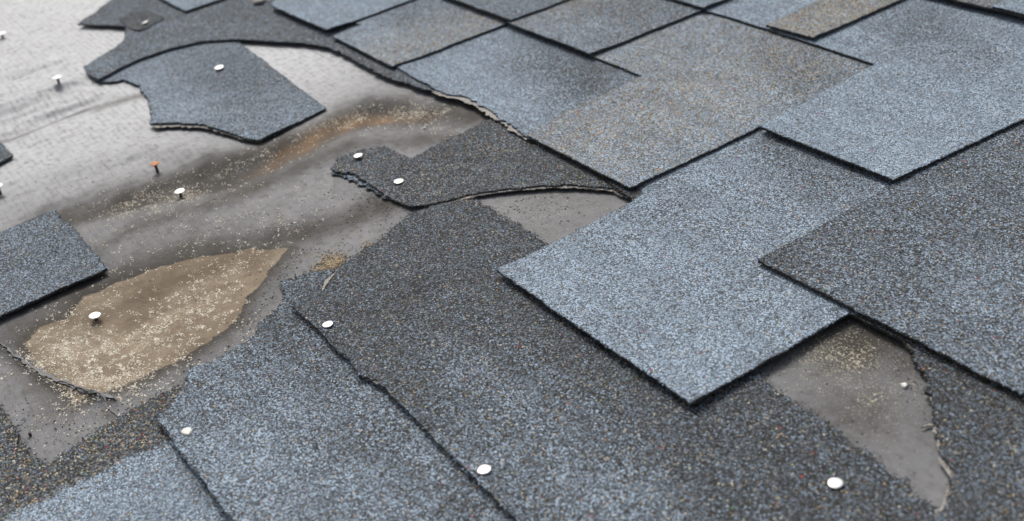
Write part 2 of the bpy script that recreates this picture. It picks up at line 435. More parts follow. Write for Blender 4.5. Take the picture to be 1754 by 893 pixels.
def shingle(label, pts, zf, t=2.6, base=0.5, blobs=(), tan=0.0, tanf=None, grid=5.0, name='asphalt_shingle', group='granule covered asphalt shingles', mod=None, **kw):
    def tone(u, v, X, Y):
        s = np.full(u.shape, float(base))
        for (bx, by, r, d) in blobs:  # patches: granule print, with course shade and sky sheen painted in
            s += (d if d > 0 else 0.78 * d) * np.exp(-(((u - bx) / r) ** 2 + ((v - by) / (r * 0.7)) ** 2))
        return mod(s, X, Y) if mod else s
    tf = tanf if tanf else (lambda u, v, X, Y: np.full(u.shape, float(tan)))
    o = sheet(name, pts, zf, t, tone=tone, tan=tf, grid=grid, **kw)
    tag(o, label, 'shingle', group)
    del o['_o']
    return o

def child_sheet(parent, name, pts, zf, t, mats, **kw):
    org = kw.pop('origin')
    o = sheet(name, pts, zf, t, parent=parent, origin=org, mats=mats, **kw)
    del o['_o']; return o

def org_of(o): 
    l = (ROOF.inverted() @ o.matrix_world).translation
    return (l.x / MM, l.y / MM, l.z / MM)

H0, SL = 9.0, 0.0205
def row(Yb, lift=1.2, dz=0.0, run=38.0):
    def z(X, Y):
        return H0 + dz - SL * (Y - Yb) + lift * np.clip((Yb + run - Y) / run, 0, 1) ** 2
    return z
p = lambda x, y, r=0.3: ('p', x, y, r)
m = lambda x, y, r=0.3: ('m', x, y, r)
HID = 0.3

# ------------------------------------------------------------------ the felt
PL = lambda *a: [px(x, y, 0) for x, y in a]
ridge_top = PL((-160, 250), (-40, 205), (60, 172), (150, 138), (240, 118))
fold_dark = PL((-120, 300), (0, 238), (80, 200), (160, 170), (235, 160))
valley1 = PL((90, 372), (180, 352), (300, 325), (400, 303), (470, 270), (540, 232), (600, 205), (680, 194), (760, 196))
ridge_mid = PL((-40, 330), (120, 290), (260, 255), (420, 262), (520, 225), (620, 170), (700, 165))
ridge_low = PL((150, 440), (250, 385), (380, 350), (500, 300), (600, 250), (760, 240))
valley2 = PL((60, 610), (200, 545), (330, 480), (440, 425), (560, 380), (640, 350))
basin = PL((110, 630), (220, 560), (330, 520), (400, 470))
stain_edge = PL((112, 545), (145, 508), (200, 487), (280, 455), (350, 438), (420, 424), (492, 421), (478, 440), (440, 490), (412, 528), (404, 550), (352, 588), (300, 622), (250, 645), (190, 668), (130, 684), (95, 655), (62, 622), (42, 585), (70, 562))
streak_line = PL((405, 308), (445, 288), (510, 250), (560, 222), (610, 203), (670, 198), (735, 198))
crack = PL((-10, 585), (30, 612), (62, 636), (95, 655), (130, 668), (160, 676), (196, 688))
crack2 = PL((160, 676), (178, 690), (182, 705), (200, 716), (212, 728))
def g(d, w): return np.exp(-(d / w) ** 2)
def felt_z(X, Y):
    X = np.asarray(X, float); Y = np.asarray(Y, float)
    z = 0.5 * lowf(X, Y, 120, 3)
    z += 11.0 * g(seg_dist(X, Y, ridge_top)[0], 24) - 6.0 * g(seg_dist(X, Y, fold_dark)[0], 16)
    z -= 5.5 * g(seg_dist(X, Y, valley1)[0], 26)
    z += 5.0 * g(seg_dist(X, Y, ridge_mid)[0], 24)
    z += 1.6 * lowf(X * 1.0, Y * 0.35, 26, 6) * sm(-X, 250, 600)
    z += 2.0 * g(seg_dist(X, Y, ridge_low)[0], 20)
    z -= 3.0 * g(seg_dist(X, Y, valley2)[0], 26) + 3.0 * g(seg_dist(X, Y, basin)[0], 34)
    d, _ = seg_dist(X, Y, crack); z += 2.6 * g(d, 3.4)
    d, _ = seg_dist(X, Y, crack2); z += 1.6 * g(d, 2.4)
    z += 3.5 * g(seg_dist(X, Y, PL((-60, 150), (60, 118), (140, 92), (230, 60)))[0], 11)
    # the felt lies flat where shingles still cover it
    return z * cover(X, Y)
def cover(X, Y):
    c = np.ones(X.shape)
    for poly, w in COVERS:
        s = signed(X, Y, poly)
        c = np.minimum(c, sm(s, -4, w))
    return c
COVERS = [
    ([(-1000, 130), (-300, 130), (-170, 148), (-140, 60), (-60, -60), (600, -60), (600, 900), (-1300, 900), (-1300, 170)], 40),
    ([px(*q, 2) for q in ((143, 115), (165, 140), (258, 190), (256, 217), (350, 217), (443, 243), (558, 188), (410, 75), (640, 100), (600, 0), (200, 0), (135, 42))], 35),
    ([px(*q, 2) for q in ((570, 290), (600, 262), (655, 252), (700, 270), (905, 200), (905, 235), (735, 352), (690, 355))], 25),
    ([px(*q, 2) for q in ((480, 482), (435, 575), (322, 633), (268, 712), (72, 797), (0, 700), (-100, 600), (-100, 1000), (600, 1000), (700, 365))], 22),
    ([px(*q, 2) for q in ((-60, 425), (0, 402), (95, 360), (183, 462), (0, 545), (-60, 570))], 20),
    ([px(*q, 2) for q in ((-60, 225), (0, 245), (22, 268), (0, 282), (-60, 300))], 20),
]

def axis(lo, a, b, hi, fine, coarse):
    return np.concatenate([np.arange(lo, a, coarse), np.arange(a, b, fine), np.arange(b, hi + 1, coarse)])
xs = axis(-2300, -1240, 420, 1500, 2.6, 60); ys = axis(-1300, -420, 260, 2300, 2.6, 60)
GX, GY = np.meshgrid(xs, ys); gx, gy = GX.ravel(), GY.ravel()
GZ = felt_z(gx, gy)
fadeout = sm(gx, -1500, -1240); GZ = GZ * fadeout
nx, ny = len(xs), len(ys)
ii = (np.arange(ny - 1)[:, None] * nx + np.arange(nx - 1)[None, :]).ravel()
quads = np.column_stack([ii, ii + 1, ii + 1 + nx, ii + nx])
sd = signed(gx, gy, stain_edge)
stain = 0.5 - sd / 14.0
upleft = sm(sd, 0, 34)
dS, tS = seg_dist(gx, gy, streak_line)
wS = 6.0 + 3.0 * np.sin(tS * 3.1)
stain = np.clip(stain, 0, 1)
ochre = np.exp(-(dS / (8 + 5 * np.sin(tS * 3.1))) ** 2) * sm(tS, -.05, .3) * (1 - .5 * sm(tS, .75, 1.0)) * (0.62 + .45 * lowf(gx, gy, 26, 6)) * (0.55 + 0.45 * np.sin(np.clip(tS, 0, 1) * 3.1))
ochre = np.clip(ochre, 0, 1)
fu, fv = to_px(gx, gy, GZ)
damp_shade = 0.85 * g(seg_dist(gx, gy, valley1)[0], 34) + 0.55 * g(seg_dist(gx, gy, ridge_low)[0], 20)
side_up = np.clip(((-0.48 * (fu - 280) + 470) - fv) / 60 + 0.3, 0, 1)
band_a = PL((110, 375), (200, 342), (340, 296), (440, 268), (540, 228), (640, 186), (800, 200))
band_b = PL((180, 478), (300, 436), (420, 412), (520, 398), (610, 368), (690, 335))
fold_shade = PL((-60, 262), (30, 232), (110, 198), (235, 165))
damp_shade = np.maximum(damp_shade, 0.88 * np.exp(-(seg_dist(gx, gy, band_a)[0] / 33) ** 2))
damp_shade = np.maximum(damp_shade, 0.80 * np.exp(-(seg_dist(gx, gy, band_b)[0] / 27) ** 2))
damp_shade = np.maximum(damp_shade, 0.55 * np.exp(-(seg_dist(gx, gy, fold_shade)[0] / 13) ** 2))  # shade below the ridge, painted into the felt colour
damp_shade = np.maximum(damp_shade, np.exp(-np.clip(sd, 0, None) / (20 + 24 * side_up)) * (1.0 + 0.15 * side_up))
for (bx, by, r, a) in ((200, 350, 70, .5), (60, 640, 60, .45), (330, 400, 80, .45), (620, 370, 60, .35), (180, 710, 40, .3), (1460, 590, 100, 1.0), (1530, 620, 70, .6), (1480, 700, 110, .55), (130, 700, 60, .25)):
    damp_shade = np.maximum(damp_shade, a * np.exp(-(((fu - bx) / r) ** 2 + ((fv - by) / (r * .6)) ** 2)))
_dc, _ = seg_dist(gx, gy, [(a + 3.0, b - 2.0) for a, b in crack]); damp_shade = np.maximum(damp_shade, .55 * g(_dc, 3.5))  # shaded underside of the crease, painted as a dark line
_dc, _ = seg_dist(gx, gy, [(a + 1.5, b - 1.0) for a, b in crack2]); damp_shade = np.maximum(damp_shade, .5 * g(_dc, 2.2))  # same painted shade beside the short crease
damp_shade = np.clip(damp_shade + 0.12 * lowf(gx, gy, 40, 5), 0, 1)
pale = sm(-(fv - 340) - 0.35 * (fu - 130), -70, 130) * (1 - 0.6 * sm(fu, 560, 800))
pale = np.maximum(pale, 0.55 * np.exp(-(((fu - 560) / 150) ** 2 + ((fv - 110) / 60) ** 2)))
pale = np.clip(pale * (1 - damp_shade * 0.8), 0, 1)
silt = 0.95 * np.exp(-(((fu - 100) / 60) ** 2 + ((fv - 590) / 30) ** 2)) + 0.85 * np.exp(-(((fu - 190) / 90) ** 2 + ((fv - 655) / 16) ** 2)) + 0.25 * np.exp(-(((fu - 225) / 26) ** 2 + ((fv - 585) / 18) ** 2))
silt = np.clip(silt * (0.7 + 0.6 * lowf(gx, gy, 14, 4)), 0, 1) * np.clip(0.5 - sd / 14, 0, 1)
scuff = np.zeros_like(gx)
for (bx, by, rx, ry, an, a) in ((300, 550, 130, 34, -28, .8), (190, 600, 110, 34, -22, .9), (110, 595, 60, 30, -20, 1.0), (170, 655, 80, 16, 12, 1.0), (290, 615, 80, 20, -24, .7), (400, 465, 70, 22, -25, .6), (130, 690, 40, 14, -20, .8), (60, 625, 36, 9, 35, .7),
                                (280, 342, 110, 24, -14, .85), (215, 355, 50, 18, -14, .9), (400, 300, 100, 26, -24, .6), (600, 205, 90, 16, -16, .9), (710, 196, 70, 18, -4, 1.0), (330, 400, 130, 30, -20, .45), (480, 405, 60, 18, -20, .5), (90, 560, 50, 22, -20, .7), (170, 520, 60, 14, -25, .6),
                                (1450, 615, 100, 44, 20, .85), (1490, 680, 80, 34, 30, .6), (920, 355, 100, 26, 0, .45)):
    c_, s_ = math.cos(math.radians(an)), math.sin(math.radians(an))
    q1 = ((fu - bx) * c_ + (fv - by) * s_) / rx; q2 = (-(fu - bx) * s_ + (fv - by) * c_) / ry
    scuff = np.maximum(scuff, a * np.exp(-(q1 * q1 + q2 * q2) * .8))
felt = link('roofing_felt', mesh_np('roofing_felt', np.column_stack([gx, gy, GZ]), quads=quads, mats=[M_FELT],
            attrs={'damp_shade': damp_shade, 'stain': stain, 'pale': pale, 'silt': silt, 'ochre': ochre, 'scuff': scuff}))
felt['kind'] = 'structure'

def box_mesh(name, a, b, mat):
    (x0, y0, z0), (x1, y1, z1) = a, b
    v = [(x, y, z) for z in (z0, z1) for y in (y0, y1) for x in (x0, x1)]
    f = [(0, 2, 3, 1), (4, 5, 7, 6), (0, 1, 5, 4), (2, 6, 7, 3), (0, 4, 6, 2), (1, 3, 7, 5)]
    return mesh_np(name, v, quads=f, mats=[mat], smooth=False)
deck = link('roof_deck', box_mesh('roof_deck', (-2290, -1290, -40), (1490, 2290, -14), M_WOOD)); deck['kind'] = 'structure'
gm = box_mesh('ground', (-60000, -60000, -3600), (60000, 60000, -3400), M_GROUND)
go = bpy.data.objects.new('ground', gm); scene.collection.objects.link(go); go['kind'] = 'structure'

# ------------------------------------------------------------------ shingles of the lower, broken courses
def zU6(X, Y): return 3.0 + 0 * X
def tanU6(u, v, X, Y):   # multicoloured band above, blue below: a boundary along the slope
    return np.where(X > 16, 0.03, 0.34)
U6 = shingle('shingle in bottom left corner, half speckled with yellow granules, half blue', 
    [m(-280, -368), p(-30, 662, 1.0), p(0, 700, 1.2), p(22, 722, 1.2), p(38, 762, 1.2), p(56, 786, 1.0), p(72, 797, 1.0), p(180, 728, .8), p(300, 662, .8), p(330, 650), m(60, -190), m(330, -190), m(330, -520), m(-280, -520)],
    zU6, base=0.4, tanf=tanU6, edge_fringe=1.6)
# tone by halves; print and painted shade darken the strip under the overlapping butt
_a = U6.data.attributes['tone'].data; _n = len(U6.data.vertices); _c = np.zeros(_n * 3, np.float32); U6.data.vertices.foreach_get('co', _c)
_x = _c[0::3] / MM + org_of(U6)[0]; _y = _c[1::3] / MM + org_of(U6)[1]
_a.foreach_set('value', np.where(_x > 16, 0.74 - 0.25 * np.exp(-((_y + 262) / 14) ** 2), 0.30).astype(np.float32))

def zU5(X, Y): return 3.6 + 3.6 * np.clip((-140 - Y) / 128, 0, 1) ** 1.2 + 1.0 * np.clip((-245 - Y) / 23, 0, 1) ** 2
U5 = shingle('blue grey shingle at bottom left with ragged upper end and a torn nail spot',
    [p(480, 482, .9), p(489, 508, 1.0), p(470, 530, 1.2), p(450, 548, 1.2), p(435, 575, 1.0), p(402, 600, .9), p(360, 620, .8), p(322, 633, 1.0), p(318, 660, 1.0), p(292, 700, .9), p(268, 712, .45),
     m(20, -269, .45), m(120, -267, .4), m(330, -267), m(330, -108), m(-35, -108), p(590, 462), p(562, 462, .6), p(520, 470, .6)],
    zU5, base=0.54, blobs=((470, 560, 70, -.22), (560, 640, 60, -.12), (420, 800, 120, .14), (520, 480, 60, -.16), (800, 880, 80, -.12), (640, 740, 60, -.12)), tan=0.025, edge_fringe=0.8)

def zU4(X, Y): return 2.9 + 4.4 * np.clip((50 - Y) / 190, 0, 1) ** 1.1 + 0.9 * np.clip((-118 - Y) / 22, 0, 1) ** 2
U4 = shingle('wide dark shingle in front with three round nail heads and a cracked left edge',
    [p(500, 525, .3), p(540, 560, .5), p(585, 605, .9), p(625, 645, .9), p(662, 668, .5), p(735, 742, .5), m(233, -140, .4), m(640, -140), m(640, 30), m(430, 25),
     p(1600, 868, 1.6), p(1500, 790, 1.6), p(1400, 712, 1.6), m(228, 49, 1.2), m(150, 50), m(10, 49), p(930, 415, 1.5), p(870, 375, 1.5), p(820, 344, 1.2), p(790, 339), p(740, 354), p(700, 367, .8), p(645, 415, .8), p(592, 448, .8), p(556, 482, .5)],
    zU4, base=0.32, blobs=((760, 800, 110, .16), (1000, 820, 150, .18), (800, 640, 100, .12), (620, 560, 90, .0), (900, 700, 90, .14), (1150, 780, 120, -.06), (1250, 660, 80, -.04), (1050, 880, 150, .12)), tan=0.045, edge_fringe=1.5)

U7 = shingle('dark shingle at bottom right, its left side torn off in a curve beside bare felt',
    [p(1535, 560, .8), p(1560, 598, 1.0), p(1590, 652, 1.2), p(1602, 700, 1.2), p(1608, 750, 1.2), p(1612, 782, 1.2), p(1632, 818, 1.0), p(1620, 868, .9), p(1590, 905, .9), m(430, -40), m(640, -40), m(640, 240), m(240, 240), m(235, 150)],
    lambda X, Y: 5.0 + 0.003 * (Y - 40) + 0.7 * g(X - 380, 60) , base=0.28, blobs=((1700, 800, 90, .10),), tan=0.06, edge_fringe=0.8)
child_sheet(U7, 'torn_mat_edge', [p(1558, 590, .6), p(1580, 622, .8), p(1598, 662, 1.0), p(1605, 700, 1.0), p(1609, 745, 1.0), p(1613, 782, .8), p(1636, 818, .8), p(1622, 866, .6), p(1590, 905), p(1586, 905, .5), p(1615, 864, .5), p(1630, 820, .5), p(1607, 788, .6), p(1603, 745, .6), p(1598, 700, .6), p(1589, 658, .6)],
    lambda X, Y: 3.7 + 0.5 * lowf(X, Y, 14, 2), 0.7, (M_MAT, M_MAT), origin=org_of(U7), grid=3, fringe=False)

def ribbon(parent, line, w, zf, t=0.7, rough=0.7, **kw):
    A = []; B = []
    for i, (x, y) in enumerate(line):
        x0, y0 = line[max(0, i - 1)]; x1, y1 = line[min(len(line) - 1, i + 1)]
        L = math.hypot(x1 - x0, y1 - y0); nx_, ny_ = -(y1 - y0) / L, (x1 - x0) / L
        ww = w * (0.25 if i in (0, len(line) - 1) else 1.0)
        A.append(p(x + nx_ * ww, y + ny_ * ww, rough)); B.append(p(x - nx_ * ww, y - ny_ * ww, rough * .5))
    return child_sheet(parent, 'torn_mat_edge', A + B[::-1], zf, t, (M_MAT, M_MAT), origin=org_of(parent), grid=3, fringe=False, step=1.0, **kw)
def crease(line, w, h, rough=.6):
    A = []; B = []
    for i, (x, y) in enumerate(line):
        x0, y0 = line[max(0, i - 1)]; x1, y1 = line[min(len(line) - 1, i + 1)]
        L = math.hypot(x1 - x0, y1 - y0); a_, b_ = -(y1 - y0) / L * w, (x1 - x0) / L * w
        k = 0.3 if i in (0, len(line) - 1) else 1.0
        A.append(p(x + a_ * k, y + b_ * k, rough)); B.append(p(x - a_ * k, y - b_ * k, rough))
    child_sheet(felt, 'raised_crease', A + B[::-1], lambda X, Y: felt_z(X, Y) + h, h + .5, (M_FELT, M_EDGE), origin=(0, 0, 0), grid=3, fringe=False, step=1.0, noise=False)
crease([(-10, 584), (14, 598), (40, 620), (66, 634), (95, 650), (130, 663), (160, 671), (185, 678), (198, 686)], 2.8, 1.0)
crease([(95, 655), (112, 652), (130, 662), (150, 670)], 1.8, 1.6)
crease([(168, 674), (180, 682), (183, 699), (196, 707), (208, 722)], 1.1, 0.8, .4)
ribbon(U5, [(484, 486), (491, 510), (474, 532), (452, 550), (437, 577), (404, 602)], 4.2, lambda X, Y: zU5(X, Y) - 1.0)
ribbon(U5, [(404, 602), (362, 622), (324, 636), (320, 662), (296, 700)], 4.2, lambda X, Y: zU5(X, Y) - 1.0)
ribbon(U4, [(576, 464), (561, 480), (552, 498)], 2.4, lambda X, Y: zU4(X, Y) + .5)
ribbon(U4, [(574, 592), (592, 608), (612, 618), (622, 636), (642, 652), (662, 664)], 3.2, lambda X, Y: zU4(X, Y) - .9, rough=.8)
ribbon(U7, [(1604, 728), (1592, 727), (1578, 731)], 1.6, lambda X, Y: 2.6 + 0 * X, t=1.2)

# curved strip with two nails
def zU3(X, Y):
    return 4.0 + 1.8 * sm(X, -170, -60) * np.clip((170 - Y) / 150, 0, 1)
U3pts = [p(570, 290, 1.2), p(578, 272, 1.2), p(600, 262, 1.2), p(624, 256, 1.2), p(655, 252, 1.2), p(680, 264, 1.2), p(702, 272, 1.2), p(725, 262, 1.0), p(760, 242, .9), p(800, 224, .9), p(842, 203, .6), m(-190, 215), m(-60, 215), m(-25, 170), p(1090, 345), p(1050, 322, .6), p(985, 316, .6), p(920, 318, .6), p(860, 324, .8), p(815, 331, .8), p(770, 342, .8), p(735, 350, .5), p(700, 353, .5), p(670, 341, .7), p(640, 320, .9), p(615, 304, 1.0), p(600, 293, 1.2), p(585, 296, 1.0)]
U3 = shingle('ragged dark shingle strip in the middle holding two bright nail heads',
    U3pts, zU3, t=2.2, base=0.31, blobs=((1000, 290, 60, -.02), (640, 300, 60, .05)), tan=0.13, edge_fringe=0.9)
child_sheet(U3, 'torn_mat_edge', [p(735, 354, .4), p(770, 347, .6), p(815, 336, .6), p(860, 329, .6), p(920, 323, .6), p(985, 321, .6), p(1045, 327, .6), p(1080, 340), p(1050, 318), p(985, 308), p(920, 308), p(860, 314), p(815, 322), p(770, 334), p(735, 344)],
    lambda X, Y: zU3(X, Y) - 1.5, 1.0, (M_MAT, M_EDGE), origin=org_of(U3), grid=3, fringe=True, edge_fringe=0.4)
child_sheet(U3, 'torn_lower_ply', [p(568, 297, 1.0), p(588, 301, 1.4), p(610, 311, 1.4), p(636, 324, 1.0), p(660, 340), p(690, 335), p(640, 300), p(600, 285), p(576, 286)],
    lambda X, Y: 1.9 + 0 * X, 1.2, (M_GRAN, M_EDGE), origin=org_of(U3), grid=3)

# ------------------------------------------------------------------ dark torn shingles at upper left
def zU2(X, Y):
    lo = seg_dist(X, Y, PL((258, 217), (350, 216), (443, 243)))[0]
    return 3.4 + 3.0 * np.exp(-(lo / 40) ** 2) - 0.4 * sm(Y, 20, 80)
U2 = shingle('loose torn blue shingle at upper left with one white nail and curved broken edge',
    [p(165, 139, .9), p(195, 139, 1.0), p(212, 136, 1.2), p(235, 146, 1.2), p(252, 166, 1.2), p(260, 186, 1.0), p(257, 211, .7), p(300, 210, .8), p(350, 213, .8), p(385, 224, .8), p(420, 236, .6), p(443, 240, .3), p(500, 213, .3), p(558, 185, .3), p(500, 143, .4), p(450, 103, .4), p(412, 76), p(390, 50), p(300, 60), p(220, 98)],
    zU2, t=2.6, base=0.60, blobs=((420, 130, 90, -.14), (300, 190, 60, .12), (250, 130, 40, .1), (500, 180, 50, .02)), tan=0.04)
child_sheet(U2, 'torn_mat_edge', [p(262, 219, .8), p(300, 217, .8), p(350, 219, .8), p(385, 229, .8), p(420, 240, .6), p(443, 244, .4), p(455, 234), p(420, 226), p(385, 212), p(350, 203), p(300, 200), p(270, 204)],
    lambda X, Y: zU2(X, Y) - 2.4, 1.0, (M_MAT, M_EDGE), origin=org_of(U2), grid=4, fringe=False)
def zU1(X, Y):
    return 5.9 + 1.2 * sm(-Y, -130, 40) - 1.0 * sm(-X, 700, 980) 
U1 = shingle('big dark torn shingle at top left with jagged end, over the loose nailed piece',
    [p(133, 41, .7), p(163, 22, .8), p(190, 0, .8), p(215, -22), m(-1150, 150), m(-1150, 200), m(-700, 215), m(-560, 195), m(-470, 178), m(-400, 160), p(766, 160), p(762, 165, .8), p(720, 150, 1.0), p(680, 138, 1.0), p(640, 120, 1.0), p(600, 98, 1.0), p(560, 80, .9), p(520, 73, .8), p(460, 70, .6), p(400, 67, .4), p(340, 71, .4), p(290, 83, .4), p(240, 100, .4), p(200, 119, .5), p(168, 136, .7), p(152, 127, .8), p(143, 115, .6), p(162, 103, .5), p(203, 78, .7), p(214, 66, .8), p(216, 46, .8), p(180, 43, .7)],
    zU1, t=2.4, base=0.42, blobs=((640, 110, 90, -.06), (250, 60, 60, .06), (170, 110, 40, .12), (330, 50, 60, .04)), tan=0.05, grid=6)
child_sheet(U1, 'torn_flap', [p(216, 44, .5), p(226, 50, .5), p(238, 53, .5), p(252, 48, .5), p(264, 40, .5), p(280, 34), p(275, 26), p(250, 20), p(225, 22), p(205, 34)],
    lambda X, Y: zU1(X, Y) + 0.9 + 1.3 * np.exp(-((np.hypot(X - px(240, 48, 8)[0], Y - px(240, 48, 8)[1])) / 14) ** 2), 1.4, (M_GRAN, M_EDGE), origin=org_of(U1), grid=4, tone=lambda u, v, X, Y: np.full(u.shape, .3), tan=lambda u, v, X, Y: np.full(u.shape, .05))

# ------------------------------------------------------------------ sound courses on the right
def band(Yb, lo, hi, w=70):   # printed dark blend with painted shade, fading down the course
    return lambda Y: lo + (hi - lo) * sm(Yb + 150 - Y, 0, w)
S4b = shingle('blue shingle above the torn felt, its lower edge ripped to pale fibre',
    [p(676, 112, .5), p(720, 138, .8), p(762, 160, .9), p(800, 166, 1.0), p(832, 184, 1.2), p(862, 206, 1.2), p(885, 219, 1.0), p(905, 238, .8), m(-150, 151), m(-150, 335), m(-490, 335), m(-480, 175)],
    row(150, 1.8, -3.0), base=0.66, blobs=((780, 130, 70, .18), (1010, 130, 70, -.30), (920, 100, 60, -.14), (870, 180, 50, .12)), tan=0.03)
child_sheet(S4b, 'torn_mat_edge', [p(740, 158, .8), p(772, 168, .8), p(795, 174, 1.4), p(820, 186, 1.4), p(845, 202, 1.4), p(865, 216, 1.4), p(885, 229, 1.2), p(900, 240, .6), p(915, 236), p(895, 215), p(865, 195), p(835, 172), p(800, 155), p(760, 150)],
    lambda X, Y: row(150, 1.8, -3.0)(X, Y) - 1.5 + .4 * lowf(X, Y, 12, 3), 1.0, (M_MAT, M_EDGE), origin=org_of(S4b), grid=3, fringe=False)

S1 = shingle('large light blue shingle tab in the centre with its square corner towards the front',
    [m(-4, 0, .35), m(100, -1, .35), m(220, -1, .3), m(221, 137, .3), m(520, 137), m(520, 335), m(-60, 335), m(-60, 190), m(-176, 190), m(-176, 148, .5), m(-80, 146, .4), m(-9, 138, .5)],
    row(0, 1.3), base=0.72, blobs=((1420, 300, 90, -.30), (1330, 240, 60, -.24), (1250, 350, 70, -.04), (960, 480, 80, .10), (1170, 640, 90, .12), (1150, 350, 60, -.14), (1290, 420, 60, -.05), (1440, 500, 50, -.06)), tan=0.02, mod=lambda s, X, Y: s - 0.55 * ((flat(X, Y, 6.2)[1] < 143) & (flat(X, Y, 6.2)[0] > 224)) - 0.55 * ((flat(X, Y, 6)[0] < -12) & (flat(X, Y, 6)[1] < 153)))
S4 = shingle('tan and blue speckled shingle tab in the upper middle, largest of the tan ones',
    [m(-184, 149, .35), m(-100, 149, .3), m(-30, 149, .3), m(-31, 300), m(20, 300), m(20, 490), m(-330, 490), m(-330, 330), m(-300, 303, .3), m(-203, 302, .6), m(-197, 200, .6)],
    row(150, 1.0), base=0.68, blobs=((1180, 70, 70, -.04), (1400, 130, 70, -.20), (1320, 90, 60, -.12), (1040, 260, 60, .08), (1240, 180, 80, .08)),
    tanf=lambda u, v, X, Y: 0.50 + 0.16 * np.exp(-((X + 120) / 60) ** 2) - 0.12 * sm(X, -80, -35) - 0.14 * sm(Y, 300, 420), t=2.6)
child_sheet(S4, 'lower_ply', [m(-180, 147.3, .4), m(-100, 147.3, .3), m(-27, 147.5, .3), m(-27, 190), m(-180, 190)],
    lambda X, Y: row(150, 0.4)(X, Y) - 2.75, 1.3, (M_GRAN, M_EDGE), origin=org_of(S4), grid=5, tone=lambda u, v, X, Y: np.full(u.shape, .25))

S2 = shingle('dark grey shingle tab on the right, its thick lower edge over bare felt',
    [m(129, 142, .3), m(240, 143, .35), m(348, 143, .3), m(349, 297), m(600, 297), m(600, 490), m(118, 490), m(124, 300, .4)],
    row(142, 1.3), t=2.6, base=0.48, blobs=((1340, 440, 60, -.16), (1640, 360, 110, -.02), (1700, 500, 90, .10), (1560, 560, 60, .02), (1700, 640, 70, .06), (1620, 260, 60, -.08), (1460, 380, 60, -.06)), tan=0.03)
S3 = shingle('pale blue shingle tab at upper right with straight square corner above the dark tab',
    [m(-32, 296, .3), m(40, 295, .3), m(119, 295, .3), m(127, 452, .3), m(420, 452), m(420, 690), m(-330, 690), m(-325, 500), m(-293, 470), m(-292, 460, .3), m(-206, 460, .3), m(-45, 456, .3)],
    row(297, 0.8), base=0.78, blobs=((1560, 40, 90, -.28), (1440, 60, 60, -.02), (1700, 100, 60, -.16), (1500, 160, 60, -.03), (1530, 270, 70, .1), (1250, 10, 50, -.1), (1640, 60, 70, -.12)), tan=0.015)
child_sheet(S3, 'lower_ply', [m(-12, 293.6, .4), m(60, 293.6, .3), m(122, 293.8, .3), m(122, 330), m(-12, 330)],
    lambda X, Y: row(297, 0.6)(X, Y) - 2.9, 1.2, (M_GRAN, M_EDGE), origin=org_of(S3), grid=6, tone=lambda u, v, X, Y: np.full(u.shape, .25))
S5 = shingle('grey shingle tab with brownish speckles at top centre, pointing down at the slot',
    [m(-452, 305, .3), m(-296, 306, .3), m(-294, 470, .3), m(-280, 500), m(-480, 500), m(-458, 460)],
    row(305, 1.2, .2), base=0.56, blobs=((1000, 50, 50, .04), (1080, 20, 60, -.1), (930, 40, 40, .06)),
    tanf=lambda u, v, X, Y: 0.18 + 0.50 * np.exp(-((X + 430) / 40) ** 2 - ((Y - 370) / 60) ** 2), grid=6)
S6 = shingle('light shingle tab with tan speckles right of the topmost left tabs',
    [m(-602, 150, .4), m(-452, 150, .3), m(-453, 335), m(-670, 335), m(-670, 190), m(-606, 190)],
    row(150, 1.6), base=0.68, blobs=((700, 20, 50, -.2), (640, 60, 40, .05), (790, 20, 40, -.1)),
    tanf=lambda u, v, X, Y: 0.10 + 0.52 * sm(X, -570, -470), grid=6)
S7 = shingle('pale blue shingle tab at the top edge, its corner over the dark torn shingle',
    [m(-792, 150, .6), m(-720, 152, .4), m(-632, 156, .3), m(-634, 345, .3), m(-850, 345), m(-815, 190)],
    row(152, 1.8, 2.7), base=0.76, blobs=(), tan=0.02, grid=6)
S12 = shingle('small piece of pale blue shingle cut by the top edge near the left',
    [m(-1010, 60, .5), m(-880, 63, .4), m(-884, 200, .3), m(-900, 260), m(-1030, 260)],
    lambda X, Y: 9.6 - .015 * (Y - 60), base=0.72, tan=0.02, grid=6)
S8 = shingle('grey shingle corner at the top edge above the tan speckled tab',
    [m(-620, 309, .3), m(-457, 311, .3), m(-459, 490, .3), m(-640, 490)],
    row(309, 1.2, 2.9), base=0.52, tan=0.06, grid=6)
S9 = shingle('blue grey shingle corner at the top edge right of centre',
    [m(-470, 463, .3), m(-298, 464, .3), m(-297, 640, .3), m(-490, 640)],
    row(463, 1.2, .2), base=0.60, tan=0.04, grid=6)
S10 = shingle('strongly tan speckled shingle tab at the top edge, right of centre',
    [m(-203, 467, .3), m(-139, 470, .3), m(-141, 690, .3), m(-215, 690)],
    row(467, 1.0, .1), base=0.62, tan=0.95, grid=6)
S13 = shingle('thin strip of tan and grey shingle in the top right corner',
    [m(-240, 627, .3), m(200, 627, .3), m(200, 860), m(-250, 860)],
    row(627, 1.2, .1), base=0.5, tan=0.4, grid=8)
S14 = shingle('pale blue shingle tip in the very top right corner over the tan strip',
    [m(-52, 632, .3), m(60, 632, .3), m(62, 860), m(-60, 860)],
    row(632, 1.2, 2.8), base=0.78, tan=0.02, grid=8)
L1 = shingle('separate blue shingle piece lying on the felt at the left edge, larger one',
    [p(183, 460, .4), p(140, 410, .8), p(95, 359, .7), p(40, 381, .5), p(0, 399, .5), p(-70, 428), p(-80, 580), p(0, 541, .4), p(90, 500, .4)],
    lambda X, Y: 4.2 + 1.6 * g(X + 250, 26), t=2.4, base=0.50, blobs=((90, 400, 40, -.05),), tan=0.03, grid=4)
